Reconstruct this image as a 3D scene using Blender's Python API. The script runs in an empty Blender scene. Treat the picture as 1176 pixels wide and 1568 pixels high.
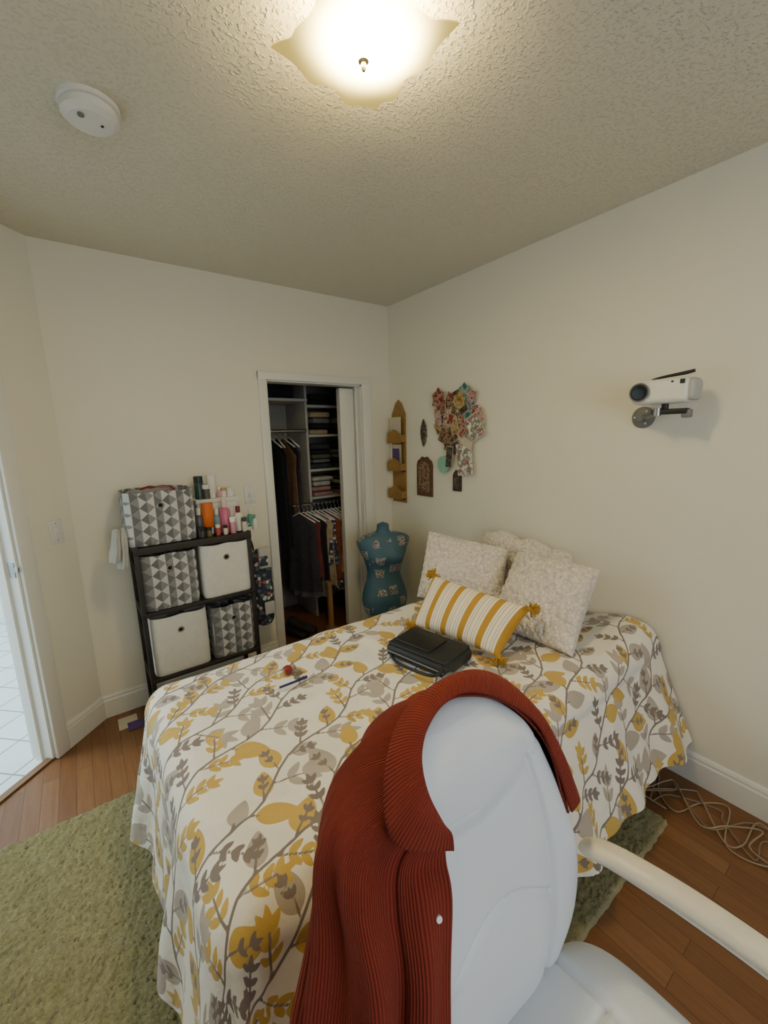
import bpy, bmesh, math, random
import numpy as np
from mathutils import Vector, Matrix
random.seed(7); rng=np.random.RandomState(3)
H=2.44; RX=1.989; DY=2.6225; CX,CY=-0.0545,2.6225
# ---------------------------------------------------------------- helpers
def col(h):
    h=h.lstrip('#'); c=[int(h[i:i+2],16)/255 for i in (0,2,4)]
    return tuple([(x/12.92 if x<=.04045 else ((x+.055)/1.055)**2.4) for x in c]+[1])
class NT:
    def __init__(s,name):
        s.m=bpy.data.materials.new(name); s.m.use_nodes=True; s.t=s.m.node_tree; s.n=s.t.nodes
        s.b=s.n['Principled BSDF']; s.out=s.n['Material Output']
    def add(s,typ,**kw):
        n=s.n.new(typ)
        for k,v in kw.items():
            if k=='ins':
                for kk,vv in v.items():
                    if hasattr(vv,'is_output') : s.t.links.new(vv,n.inputs[kk])
                    else: n.inputs[kk].default_value=vv
            else: setattr(n,k,v)
        return n
    def link(s,a,b): s.t.links.new(a,b)
    def math(s,op,a,b=None,c=None):
        n=s.n.new('ShaderNodeMath'); n.operation=op
        for i,v in enumerate((a,b,c)):
            if v is None: continue
            if hasattr(v,'is_output'): s.t.links.new(v,n.inputs[i])
            else: n.inputs[i].default_value=v
        return n.outputs[0]
    def mix(s,f,a,b):
        n=s.n.new('ShaderNodeMix'); n.data_type='RGBA'
        for i,v in ((0,f),(6,a),(7,b)):
            if hasattr(v,'is_output'): s.t.links.new(v,n.inputs[i])
            else: n.inputs[i].default_value=v
        return n.outputs[2]
    def ramp(s,f,stops,interp='LINEAR'):
        n=s.n.new('ShaderNodeValToRGB'); n.color_ramp.interpolation=interp
        e=n.color_ramp.elements
        while len(e)>1: e.remove(e[-1])
        e[0].position=stops[0][0]; e[0].color=stops[0][1]
        for p,c in stops[1:]:
            x=e.new(p); x.color=c
        s.t.links.new(f,n.inputs[0]); return n.outputs[0]
    def bump(s,h,strength=.3,dist=.01):
        n=s.add('ShaderNodeBump',ins={'Strength':strength,'Distance':dist,'Height':h})
        s.link(n.outputs[0],s.b.inputs['Normal']); return n
    def noise(s,scale,detail=3,vec=None,rough=.5):
        n=s.add('ShaderNodeTexNoise',ins={'Scale':scale,'Detail':detail,'Roughness':rough})
        if vec is not None: s.link(vec,n.inputs['Vector'])
        return n
    def obj(s): return s.add('ShaderNodeTexCoord').outputs['Object']
    def uv(s): return s.add('ShaderNodeTexCoord').outputs['UV']
def M(name,c,rough=.5,metal=0,nscale=40,namt=.06,bump=.0,bd=.003,sheen=0):
    """procedural material with subtle noise variation"""
    t=NT(name); c=col(c) if isinstance(c,str) else c
    nz=t.noise(nscale,3,t.obj())
    d=tuple(max(0,x*(1-namt*2)) for x in c[:3])+(1,)
    l=tuple(min(1,x*(1+namt)) for x in c[:3])+(1,)
    t.link(t.mix(nz.outputs[0],d,l),t.b.inputs['Base Color'])
    t.b.inputs['Roughness'].default_value=rough; t.b.inputs['Metallic'].default_value=metal
    if sheen: t.b.inputs['Sheen Weight'].default_value=sheen
    if bump: t.bump(nz.outputs[0],bump,bd)
    return t.m
def link(o): bpy.context.collection.objects.link(o); return o
def mesh(name,verts,faces,mats,smooth=False,mi=None,uvs=None,bevel=0,recalc=True):
    me=bpy.data.meshes.new(name); me.from_pydata([tuple(map(float,v)) for v in verts],[],[tuple(map(int,f)) for f in faces])
    if not isinstance(mats,(list,tuple)): mats=[mats]
    for m in mats: me.materials.append(m)
    if mi is not None: me.polygons.foreach_set('material_index',mi)
    if uvs is not None:
        uvl=me.uv_layers.new(name='UVMap')
        vi=np.zeros(len(me.loops),dtype=np.int32); me.loops.foreach_get('vertex_index',vi)
        uvl.data.foreach_set('uv',np.asarray(uvs,dtype=np.float32)[vi].ravel())
    if recalc:
        bm=bmesh.new(); bm.from_mesh(me); bmesh.ops.recalc_face_normals(bm,faces=bm.faces); bm.to_mesh(me); bm.free()
    if smooth: me.polygons.foreach_set('use_smooth',[True]*len(me.polygons))
    me.update(); o=link(bpy.data.objects.new(name,me))
    if bevel:
        b=o.modifiers.new('bev','BEVEL'); b.width=bevel; b.segments=2; b.limit_method='ANGLE'; b.angle_limit=math.radians(40)
    return o
class Geo:
    """accumulate geometry -> one mesh"""
    def __init__(s): s.v=[];s.f=[];s.mi=[];s.mats=[];s.uv=[]
    def _m(s,m):
        if m not in s.mats: s.mats.append(m)
        return s.mats.index(m)
    def add(s,vs,fs,m,uv=None):
        o=len(s.v); s.v+= [tuple(map(float,v)) for v in vs]; k=s._m(m)
        s.uv += (list(uv) if uv is not None else [(0,0)]*len(vs))
        for f in fs: s.f.append(tuple(int(i)+o for i in f)); s.mi.append(k)
        return s
    def box(s,lo,hi,m,T=None):
        vs=[(x,y,z) for x in (lo[0],hi[0]) for y in (lo[1],hi[1]) for z in (lo[2],hi[2])]
        if T: vs=[T(v) for v in vs]
        return s.add(vs,[(0,1,3,2),(4,6,7,5),(0,4,5,1),(2,3,7,6),(0,2,6,4),(1,5,7,3)],m)
    def rbox(s,lo,hi,m,r=.01,T=None,n=3):
        """rounded box"""
        bm=bmesh.new(); bmesh.ops.create_cube(bm,size=1)
        for v in bm.verts: v.co=Vector([(lo[i]+hi[i])/2+v.co[i]*(hi[i]-lo[i]) for i in range(3)])
        bmesh.ops.bevel(bm,geom=bm.edges[:]+bm.verts[:],offset=r,segments=n,profile=.5,affect='EDGES')
        bm.verts.index_update(); vs=[tuple(v.co) for v in bm.verts]
        if T: vs=[T(v) for v in vs]
        fs=[[v.index for v in f.verts] for f in bm.faces]; bm.free(); return s.add(vs,fs,m)
    def cyl(s,a,b,r,m,r2=None,n=20,caps=True):
        a=Vector(a);b=Vector(b);r2=r if r2 is None else r2; d=(b-a).normalized()
        u=d.orthogonal().normalized(); w=d.cross(u)
        vs=[];
        for c,rr in ((a,r),(b,r2)):
            for i in range(n):
                t=2*math.pi*i/n; vs.append(c+u*math.cos(t)*rr+w*math.sin(t)*rr)
        fs=[(i,(i+1)%n,n+(i+1)%n,n+i) for i in range(n)]
        if caps: fs+=[tuple(range(n))[::-1],tuple(range(n,2*n))]
        return s.add(vs,fs,m)
    def tube(s,pts,r,m,n=10,smooth=4):
        P=catmull(np.array(pts,float),smooth) if smooth else np.array(pts,float)
        R=np.interp(np.linspace(0,1,len(P)),np.linspace(0,1,len(r)),r) if hasattr(r,'__len__') else [r]*len(P)
        vs=[];up=None
        for i,p in enumerate(P):
            d=Vector(P[min(i+1,len(P)-1)]-P[max(i-1,0)]).normalized()
            if up is None: up=d.orthogonal().normalized()
            up=(up-d*up.dot(d)).normalized(); w=d.cross(up)
            for k in range(n):
                t=2*math.pi*k/n; vs.append(Vector(p)+up*math.cos(t)*R[i]+w*math.sin(t)*R[i])
        fs=[(i*n+k,i*n+(k+1)%n,(i+1)*n+(k+1)%n,(i+1)*n+k) for i in range(len(P)-1) for k in range(n)]
        fs+=[tuple(range(n))[::-1],tuple(range((len(P)-1)*n,len(P)*n))]
        return s.add(vs,fs,m)
    def lathe(s,c,prof,m,n=24,sx=1,sy=1,axis=None):
        vs=[]
        for (r,z) in prof:
            for i in range(n):
                t=2*math.pi*i/n; p=Vector((r*sx*math.cos(t),r*sy*math.sin(t),z))
                if axis is not None: p=axis@p
                vs.append(Vector(c)+p)
        k=len(prof)
        fs=[(i*n+j,i*n+(j+1)%n,(i+1)*n+(j+1)%n,(i+1)*n+j) for i in range(k-1) for j in range(n)]
        fs+=[tuple(range(n))[::-1],tuple(range((k-1)*n,k*n))]
        return s.add(vs,fs,m)
    def grid(s,P,m,uv=None,close=False):
        a,b=P.shape[:2]; vs=P.reshape(-1,3)
        fs=[(i*b+j,i*b+(j+1)%b,(i+1)*b+(j+1)%b,(i+1)*b+j) for i in range(a-1) for j in range(b if close else b-1)]
        return s.add(vs,fs,m,None if uv is None else uv.reshape(-1,2))
    def torus(s,c,R,r,m,axis='y',n=24,k=8):
        vs=[]
        for i in range(n):
            t=2*math.pi*i/n
            for j in range(k):
                q=2*math.pi*j/k; a=(R+r*math.cos(q))*math.cos(t);b=(R+r*math.cos(q))*math.sin(t);h=r*math.sin(q)
                p={'y':(a,h,b),'x':(h,a,b),'z':(a,b,h)}[axis]; vs.append(Vector(c)+Vector(p))
        fs=[(i*k+j,((i+1)%n)*k+j,((i+1)%n)*k+(j+1)%k,i*k+(j+1)%k) for i in range(n) for j in range(k)]
        return s.add(vs,fs,m)
    def make(s,name,smooth=False,bevel=0,recalc=True,angle=None):
        o=mesh(name,s.v,s.f,s.mats,smooth or angle is not None,s.mi,s.uv,bevel,recalc)
        if angle is not None:
            try:
                o.data.set_sharp_from_angle(angle=math.radians(angle))
            except Exception: pass
        return o
def catmull(P,k):
    n=len(P); out=[]
    for i in range(n-1):
        p0=P[max(i-1,0)];p1=P[i];p2=P[i+1];p3=P[min(i+2,n-1)]
        for j in range(k):
            t=j/k; out.append(.5*((2*p1)+(-p0+p2)*t+(2*p0-5*p1+4*p2-p3)*t*t+(-p0+3*p1-3*p2+p3)*t**3))
    out.append(P[-1]); return np.array(out)
def surf(L,ku,kv):
    L=np.array(L,float)
    A=np.array([catmull(r,ku) for r in L]); return np.array([catmull(A[:,j],kv) for j in range(A.shape[1])]).transpose(1,0,2)
def group(name,parts):
    e=link(bpy.data.objects.new(name,None)); e.empty_display_size=.1
    for p in parts: p.parent=e
    return e
def weld(o,d=1e-4):
    bm=bmesh.new(); bm.from_mesh(o.data); bmesh.ops.remove_doubles(bm,verts=bm.verts,dist=d); bmesh.ops.recalc_face_normals(bm,faces=bm.faces); bm.to_mesh(o.data); bm.free(); return o
def wav(x,y,seed,n=10,f0=3,f1=12):
    r=np.random.RandomState(seed); o=0
    for i in range(n):
        a=r.rand()*6.28; f=f0+(f1-f0)*r.rand(); o=o+np.sin((x*math.cos(a)+y*math.sin(a))*f+r.rand()*6.28)*(f0/f)
    return o/n*1.6
# ---------------------------------------------------------------- materials
def wallmat(name,c,rough=.75):
    t=NT(name); o=t.obj(); n1=t.noise(1.5,2,o); n2=t.noise(180,3,o)
    c=col(c); t.link(t.mix(n1.outputs[0],tuple(x*.97 for x in c[:3])+(1,),c),t.b.inputs['Base Color'])
    t.b.inputs['Roughness'].default_value=rough; t.bump(n2.outputs[0],.08,.002); return t.m
m_wall=wallmat('wall_paint','#edeadb'); m_trim=M('trim_paint','#e9e9e3',.35,namt=.01)
def ceil_mat():
    t=NT('popcorn_ceiling'); o=t.obj()
    n=t.noise(95,2,o,.6); v=t.add('ShaderNodeTexVoronoi',ins={'Scale':120.0}); t.link(o,v.inputs['Vector'])
    r=t.ramp(n.outputs[0],[(.52,(0,0,0,1)),(.70,(1,1,1,1))])
    h=t.math('ADD',r,t.math('MULTIPLY',t.math('SUBTRACT',.6,v.outputs[0]),.15))
    t.b.inputs['Base Color'].default_value=col('#dcd8c6'); t.b.inputs['Roughness'].default_value=.9
    t.bump(h,.55,.0068); return t.m
m_ceil=ceil_mat()
def wood_floor():
    t=NT('oak_floor'); o=t.obj()
    mp=t.add('ShaderNodeMapping',ins={'Rotation':(0,0,math.pi/2)}); t.link(o,mp.inputs['Vector'])
    b=t.add('ShaderNodeTexBrick',ins={'Scale':1.0,'Mortar Size':.0008,'Mortar Smooth':.1,'Brick Width':.75,'Row Height':.062,'Color1':(0,0,0,1),'Color2':(1,1,1,1),'Mortar':(.5,.5,.5,1),'Bias':0.})
    b.offset=.37; t.link(mp.outputs[0],b.inputs['Vector'])
    st=t.add('ShaderNodeMapping',ins={'Scale':(1.5,22,1)}); t.link(mp.outputs[0],st.inputs['Vector'])
    off=t.add('ShaderNodeVectorMath',operation='ADD'); t.link(st.outputs[0],off.inputs[0]); t.link(b.outputs[0],off.inputs[1])
    g=t.noise(3.5,6,off.outputs[0],.6)
    c1=t.ramp(b.outputs[0],[(0,col('#7c5230')),(.5,col('#885c37')),(1,col('#946943'))])
    c2=t.mix(t.math('MULTIPLY',g.outputs[0],.85),c1,col('#5b3a20'))
    c3=t.mix(b.outputs['Fac'],c2,col('#3c2614'))
    t.link(c3,t.b.inputs['Base Color']); t.b.inputs['Roughness'].default_value=.36
    t.bump(t.math('SUBTRACT',t.math('MULTIPLY',g.outputs[0],.2),b.outputs['Fac']),.25,.002); return t.m
m_floor=wood_floor()
def tile():
    t=NT('white_tile'); o=t.obj(); mp=t.add('ShaderNodeMapping',ins={'Rotation':(0,0,math.radians(45))}); t.link(o,mp.inputs['Vector'])
    b=t.add('ShaderNodeTexBrick',ins={'Scale':1.0,'Mortar Size':.004,'Brick Width':.2,'Row Height':.2,'Color1':col('#dfeaee'),'Color2':col('#d8e4e8'),'Mortar':col('#83979c')}); b.offset=0
    t.link(mp.outputs[0],b.inputs['Vector']); t.link(b.outputs[0],t.b.inputs['Base Color']); t.b.inputs['Roughness'].default_value=.25; return t.m
m_tile=tile()
m_black=M('black_plastic','#161616',.45); m_dark=M('dark_brown_wood','#2b2422',.55); m_metal=M('brushed_steel','#a9a9ab',.3,1); m_chrome=M('chrome','#d8d8da',.12,1,namt=.01)
m_white=M('white_plastic','#e6e6e4',.4,namt=.02); m_gray=M('grey_plastic','#77797b',.5); m_thr=M('threshold_wood','#7a5a3a',.5)
# ---------------------------------------------------------------- room shell
def diag(p):  # local (along, outward, z)
    a,n,z=p; k=.70710678
    return (CX-a*k-n*k, CY-a*k+n*k, z)
LX=-1.15; FY=-1.35
dl=(CX-LX)/.70710678
k=.7071
g=Geo()
fl=[(CX,CY,0),(LX,CY-(CX-LX),0),(LX,FY,0),(RX,FY,0),(RX,CY,0)]
g.add(fl,[(0,1,2,3,4)],m_floor); g.add([(.9,DY,0),(RX,DY,0),(RX,3.45,0),(.9,3.45,0)],[(0,1,2,3)],m_floor)
floor=g.make('floor')
g=Geo(); g.box((LX-.1,FY-.1,H),(RX+.1,3.5,H+.08),m_ceil); g.make('ceiling')
x0,x1,zt=1.015,1.735,1.876
g=Geo(); T=.115
g.box((CX-.05,DY,0),(x0,DY+T,H),m_wall); g.box((x1,DY,0),(RX+.1,DY+T,H),m_wall); g.box((x0,DY,zt),(x1,DY+T,H),m_wall); g.make('wall_back')
g=Geo(); g.box((RX,FY-.1,0),(RX+.1,DY,H),m_wall); g.make('wall_right')
o0,o1,dh=.30,1.12,1.90
g=Geo(); g.box((-.0,0,0),(o0,T,H),m_wall,diag); g.box((o1,0,0),(dl+.05,T,H),m_wall,diag); g.box((o0,0,dh),(o1,T,H),m_wall,diag); g.make('wall_diagonal')
g=Geo(); g.box((LX-.1,FY-.1,0),(LX,CY-(CX-LX),H),m_wall); g.make('wall_left')
g=Geo(); wx0,wx1,wz0,wz1=-.3,1.2,.85,2.1
g.box((LX,FY-.1,0),(wx0,FY,H),m_wall); g.box((wx1,FY-.1,0),(RX,FY,H),m_wall); g.box((wx0,FY-.1,0),(wx1,FY,wz0),m_wall); g.box((wx0,FY-.1,wz1),(wx1,FY,H),m_wall); g.make('wall_front')
g=Geo()
for (a,b) in (((wx0,wz0),(wx1,wz0+.05)),((wx0,wz1-.05),(wx1,wz1)),((wx0,wz0),(wx0+.05,wz1)),((wx1-.05,wz0),(wx1,wz1)),((wx0,1.45),(wx1,1.49))):
    g.box((a[0],FY-.08,a[1]),(b[0],FY-.03,b[1]),m_trim)
g.make('window_1')
m_closet=wallmat('closet_paint_shaded','#9c9a92')  # greyer than the room walls: shade of the unlit closet put into the colour
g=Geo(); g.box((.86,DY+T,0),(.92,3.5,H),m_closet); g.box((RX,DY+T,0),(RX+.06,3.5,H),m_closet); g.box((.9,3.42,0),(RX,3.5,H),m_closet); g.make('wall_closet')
g=Geo(); c=.018
g.rbox((x0-.05,DY-c,0),(x0+.004,DY,zt+.045),m_trim,.004); g.rbox((x1-.004,DY-c,0),(x1+.075,DY,zt+.045),m_trim,.004); g.rbox((x0-.05,DY-c-.001,zt-.004),(x1+.075,DY,zt+.045),m_trim,.004)
g.box((x0-.001,DY,0),(x0+.012,DY+T,zt),m_trim); g.box((x1-.012,DY,0),(x1+.001,DY+T,zt),m_trim); g.box((x0,DY,zt-.012),(x1,DY+T,zt+.001),m_trim)
g.box((x1-.026,DY+.045,0),(x1-.012,DY+.06,zt-.012),m_trim)
g.make('trim_1',angle=30)
g=Geo(); g.rbox((1.60,DY+.085,.01),(x1-.014,DY+.112,zt-.02),m_trim,.004); g.rbox((1.605,DY+.12,.01),(x1-.014,DY+.145,zt-.02),m_trim,.004)
g.make('door_1',angle=30)
g=Geo()
g.rbox((o0-.065,-.02,0),(o0+.004,0,dh+.065),m_trim,.005,diag); g.rbox((o1-.004,-.02,0),(o1+.065,0,dh+.065),m_trim,.005,diag); g.rbox((o0-.065,-.021,dh-.004),(o1+.065,0,dh+.065),m_trim,.005,diag)
g.box((o0-.001,0,0),(o0+.014,T,dh),m_trim,diag); g.box((o1-.014,0,0),(o1,T,dh),m_trim,diag); g.box((o0,0,dh-.014),(o1,T,dh),m_trim,diag)
g.box((o0+.014,.05,0),(o0+.026,.085,dh),m_trim,diag)
g.rbox((o0+.013,.008,.93),(o0+.017,.04,1.0),m_metal,.0015,diag); g.rbox((o0+.012,-.012,.955),(o0+.0175,.012,.978),m_metal,.0015,diag)
g.box((o0,.0,0),(o1,.035,.010),m_thr,diag)
g.make('trim_2',angle=30)
def base(name,a,b,n):
    g=Geo(); a=Vector(a);b=Vector(b);n=Vector(n)
    prof=[(0,0),(.016,0),(.016,.10),(.012,.108),(.012,.118),(.006,.13),(0,.132)]
    vs=[];
    for p in (a,b):
        for d,z in prof: vs.append(p+n*d+Vector((0,0,z)))
    m=len(prof); fs=[(i,(i+1)%m,m+(i+1)%m,m+i) for i in range(m)]+[tuple(range(m)),tuple(range(m,2*m))]
    g.add(vs,fs,m_trim); g.make(name)
base('baseboard_right',(RX,FY,0),(RX,DY,0),(-1,0,0))
base('baseboard_back',(CX,DY,0),(x0-.05,DY,0),(0,-1,0))
base('baseboard_back.001',(x1+.075,DY,0),(RX,DY,0),(0,-1,0))
base('baseboard_diagonal',diag((0,0,0)),diag((o0-.065,0,0)),(k,-k,0))
g=Geo()
g.add([diag((o0,.03,0.001)),diag((o1,.03,0.001)),diag((o1,T,0.001)),diag((o0,T,0.001))],[(0,1,2,3)],m_tile)
q=[diag((-1.0,T,0)),diag((2.2,T,0)),diag((2.2,2.6,0)),diag((-1.0,2.6,0))]
g.add(q,[(0,1,2,3)],m_tile); g.make('floor_tile')
m_bath=wallmat('bathroom_paint','#e8eeee')
g=Geo(); g.box((-1.0,2.6,0),(2.2,2.7,H),m_bath,diag); g.box((2.2,T,0),(2.3,2.7,H),m_bath,diag); g.box((-1.1,.35,0),(-1.0,2.7,H),m_bath,diag); g.box((-1.1,T,H),(2.3,2.7,H+.08),m_bath,diag); g.make('wall_bathroom')
m_stool=M('pale_wood','#c79a58',.5)
g=Geo(); 
for dx,dy in ((0,0),(.26,0),(0,.26),(.26,.26)):
    g.tube([diag((.34+dx+.02,.75+dy,.0)),diag((.36+dx*.8,.77+dy*.8,.42))],[.013,.016],m_stool,smooth=0)
g.lathe(diag((.46,.87,.42)),[(.01,0),(.15,0),(.155,.012),(.15,.025),(.01,.026)],m_stool); g.make('wooden_stool',angle=40)
def switch(name,T):
    g=Geo(); g.rbox((-.035,-.006,-.058),(.035,0,.058),m_white,.003,T); g.rbox((-.012,-.010,-.022),(.012,-.005,.022),m_white,.002,T); g.rbox((-.005,-.018,-.002),(.005,-.008,.012),m_white,.002,T)
    g.cyl(T((0,-.0075,.042)),T((0,-.0055,.042)),.003,m_metal); g.cyl(T((0,-.0075,-.042)),T((0,-.0055,-.042)),.003,m_metal); return g.make(name,angle=35)
switch('light_switch',lambda p:(.86+p[0],DY+p[1],1.165+p[2]))
switch('light_switch.001',lambda p:diag((.10-p[0],p[1],1.09+p[2])))
g=Geo(); g.lathe((.155,1.56,H),[(.075,0),(.075,-.012),(.066,-.014),(.066,-.018),(.07,-.02),(.07,-.034),(.055,-.046),(.02,-.05),(.005,-.05)],m_white,40)
g.cyl((.13,1.53,H-.052),(.13,1.53,H-.046),.008,m_gray); g.cyl((.18,1.55,H-.051),(.18,1.55,H-.046),.004,m_black); g.make('smoke_detector',angle=30)
# ---------------------------------------------------------------- ceiling light
def shade():
    t=NT('frosted_glass_glow'); o=t.obj(); sb=t.add('ShaderNodeVectorMath',operation='SUBTRACT'); t.link(o,sb.inputs[0]); sb.inputs[1].default_value=(-.008,-.035,0)
    ln=t.add('ShaderNodeVectorMath',operation='LENGTH'); t.link(sb.outputs[0],ln.inputs[0])
    e=t.math('EXPONENT',t.math('MULTIPLY',t.math('POWER',t.math('DIVIDE',ln.outputs['Value'],.068),2),-1))
    c=t.mix(t.math('POWER',e,.35),col('#ecca5c'),col('#ffe4aa')); t.b.inputs['Base Color'].default_value=col('#a8995c'); t.b.inputs['Roughness'].default_value=.25
    t.link(c,t.b.inputs['Emission Color']); t.link(t.math('ADD',t.math('MULTIPLY',e,265),.75),t.b.inputs['Emission Strength']); return t.m
m_shade=shade(); m_brass=M('nickel','#b9ab84',.3,1)
lc=Vector((.638,.91,0)); n=61
P=np.zeros((n,n,3)); ex=Vector((-.158,.143,0))*1.0; ey=Vector((.147,.165,0))*1.0
for i in range(n):
    for j in range(n):
        a=-1+2*i/(n-1); b=-1+2*j/(n-1)
        p=(ex*(a+b)/2+ey*(a-b)/2)
        w=1-.10*(1-abs(a)**2)*(abs(b)**6)-.10*(1-abs(b)**2)*(abs(a)**6)-.035*math.cos(a*9)*(abs(b)**8)*(1-a*a)-.035*math.cos(b*9)*(abs(a)**8)*(1-b*b)
        rr=abs(a)*abs(b); z=.018*rr**2+.012*(a*a+b*b)+.008*(abs(a)**8*math.cos(b*7)*(1-b*b)+abs(b)**8*math.cos(a*7)*(1-a*a))
        P[i,j]=(p.x*w,p.y*w,z)
g=Geo(); g.grid(P,m_shade); sh=g.make('glass_shade',smooth=True); sh.location=(lc.x,lc.y,2.352); so=sh.modifiers.new('s','SOLIDIFY'); so.thickness=.005
g=Geo(); g.lathe((lc.x,lc.y,H),[(.08,0),(.08,-.012),(.07,-.02),(.01,-.022)],m_brass); g.cyl((lc.x,lc.y,H-.02),(lc.x,lc.y,2.34),.004,m_brass); g.lathe((lc.x,lc.y,2.35),[(.004,0),(.012,-.002),(.012,-.006),(.006,-.009),(.007,-.018),(.003,-.024)],m_brass)
group('ceiling_light',[sh,g.make('mount',angle=40)])
# ---------------------------------------------------------------- rug
def rugmat():
    t=NT('green_shag'); o=t.obj(); n1=t.noise(7,4,o); n2=t.noise(110,5,o,.75)
    c=t.mix(n1.outputs[0],col('#b0a44c'),col('#d0c47e')); c=t.mix(t.ramp(n2.outputs[0],[(.38,(0,0,0,1)),(.60,(1,1,1,1))]),t.mix(.55,c,col('#7a7030')),c)  # dark olive in the noise lows paints shadow between the tufts
    t.link(c,t.b.inputs['Base Color']); t.b.inputs['Roughness'].default_value=1; t.b.inputs['Sheen Weight'].default_value=.4; t.bump(n2.outputs[0],1,.02); return t.m
m_rug=rugmat()
nx,ny=400,240; X,Y=np.meshgrid(np.linspace(-.70,1.67,nx),np.linspace(.47,1.93,ny),indexing='ij')
Z=.021+.008*wav(X,Y,1,14,25,80)+.006*wav(X,Y,2,18,90,230)+.003*np.random.RandomState(1).randn(nx,ny)
X=X+.007*wav(X,Y,5,12,60,200)+.0015*np.random.RandomState(2).randn(nx,ny);Y=Y+.007*wav(X,Y,6,12,60,200)
Z[0]=Z[-1]=0; Z[:,0]=0; Z[:,-1]=0; Z=np.maximum(Z,.001)
g=Geo(); g.grid(np.stack([X,Y,Z],-1),m_rug); g.make('shag_rug',smooth=True)
# ---------------------------------------------------------------- bed
BX0,BX1,BY0,BY1,BT=.08,1.95,.655,1.72,.585
m_matt=M('mattress_fabric','#cfcbc2',.8)
g=Geo(); g.rbox((BX0+.03,BY0+.02,.33),(BX1,BY1-.02,BT-.03),m_matt,.05); mattress=g.make('mattress',angle=40)
g=Geo(); g.rbox((BX0+.03,BY0+.03,.24),(BX1,BY1-.03,.33),m_dark,.01)
for x in (BX0+.1,1.0,BX1-.08):
    for y in (BY0+.08,BY1-.08): g.cyl((x,y,0.012),(x,y,.25),.022,m_black,.028)
frame=g.make('bed_frame',angle=40)
hem=.41; sp=.0056
u=np.arange(BX0-hem,BX1+.03,sp); v=np.arange(BY0-hem,BY1+hem-.06,sp)
Ug,Vg=np.meshgrid(u,v,indexing='ij')
r0=.09
cxn=np.maximum(Ug,BX0+r0); cyn=np.clip(Vg,BY0+r0,BY1-r0)
dx=Ug-cxn; dy=Vg-cyn
s=np.maximum(np.abs(dx),np.abs(dy)); nn=np.hypot(dx,dy)+1e-9; nxv=dx/nn; nyv=dy/nn
s=np.where((np.abs(dx)>0)&(np.abs(dy)>0),(s*.6+nn*.4),s)
arc=r0*math.pi/2
th=np.clip(s/r0,0,math.pi/2)
slope=.16+.26*np.clip(-nyv,0,1)*np.clip((Ug+.1)/.6,0,1)
outw=np.where(s<arc,r0*np.sin(th),r0+(s-arc)*slope)
drop=np.where(s<arc,r0*(1-np.cos(th)),r0+(s-arc)*np.sqrt(1-slope**2))
hang=np.clip((s-arc*.6)/.3,0,1)
per=np.where(np.abs(dy)>np.abs(dx),Ug,Vg)+np.arctan2(np.abs(dy),np.abs(dx)+1e-6)*.25
fold=(np.sin(per*21+1.2*np.sin(per*5))*.6+np.sin(per*37+2)*.3+np.sin(per*9)*.5)
outw=outw+hang*.026*fold
puff=.013*wav(Ug,Vg,11,12,4,14)+.005*wav(Ug,Vg,12,16,18,45)
ridge=.008*np.exp(-((wav(Ug,Vg,21,5,3,6))/.10)**2)
topw=np.clip(1-s/.15,0,1)
headb=.05*np.exp(-((Ug-1.92)/.22)**2)*np.exp(-((Vg-.78)/.2)**2)
Zc=BT+.02-drop+(puff+ridge)*(.35+.65*topw)+headb
Xc=cxn+nxv*(outw+.010*hang*wav(Ug,Vg,31,8,8,25)); Yc=cyn+nyv*(outw+.010*hang*wav(Ug,Vg,32,8,8,25))
Xc=np.minimum(Xc,RX-.018)
Zc=np.maximum(Zc,.035)
S={kk:np.full(Ug.shape,.1,np.float32) for kk in ('sy','sg','st')}
def win(cx,cy,R):
    i0=max(0,int((cx-R-u[0])/sp)); i1=min(len(u),int((cx+R-u[0])/sp)+2); j0=max(0,int((cy-R-v[0])/sp)); j1=min(len(v),int((cy+R-v[0])/sp)+2)
    return slice(i0,i1),slice(j0,j1)
def leaf(key,x,y,ang,L,W):
    cx=x+math.cos(ang)*L/2; cy=y+math.sin(ang)*L/2; a,b=win(cx,cy,L*.6+.01)
    if a.start>=a.stop or b.start>=b.stop: return
    px=(Ug[a,b]-cx)*math.cos(ang)+(Vg[a,b]-cy)*math.sin(ang); py=-(Ug[a,b]-cx)*math.sin(ang)+(Vg[a,b]-cy)*math.cos(ang)
    w=W/2; l=L/2; R=(l*l+w*w)/(2*w); 
    py=py*(1+.35*px/l)
    d=np.maximum(np.hypot(px,py-(w-R))-R,np.hypot(px,py+(w-R))-R)
    S[key][a,b]=np.minimum(S[key][a,b],d)
def seg(key,x0,y0,x1,y1,hw):
    L=math.hypot(x1-x0,y1-y0); a,b=win((x0+x1)/2,(y0+y1)/2,L/2+.015)
    if a.start>=a.stop or b.start>=b.stop or L<1e-6: return
    px=Ug[a,b]-x0; py=Vg[a,b]-y0; t=np.clip((px*(x1-x0)+py*(y1-y0))/L/L,0,1)
    d=np.hypot(px-t*(x1-x0),py-t*(y1-y0))-hw
    S[key][a,b]=np.minimum(S[key][a,b],d)
def twig(key,x,y,ang,L,n,lf,hw=.0030,skey=None):
    sk=skey or 'st'; px,py=x,y; a=ang
    for i in range(n):
        a+=random.uniform(-.12,.12); q=(px+math.cos(a)*L/n,py+math.sin(a)*L/n); seg(sk,px,py,q[0],q[1],hw)
        px,py=q
        for sd in (1,-1):
            leaf(key,px,py,a+sd*random.uniform(.6,.85),lf*random.uniform(.85,1.1),lf*.42)
    leaf(key,px,py,a,lf*1.15,lf*.42)
R2=random.Random(5)
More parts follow.
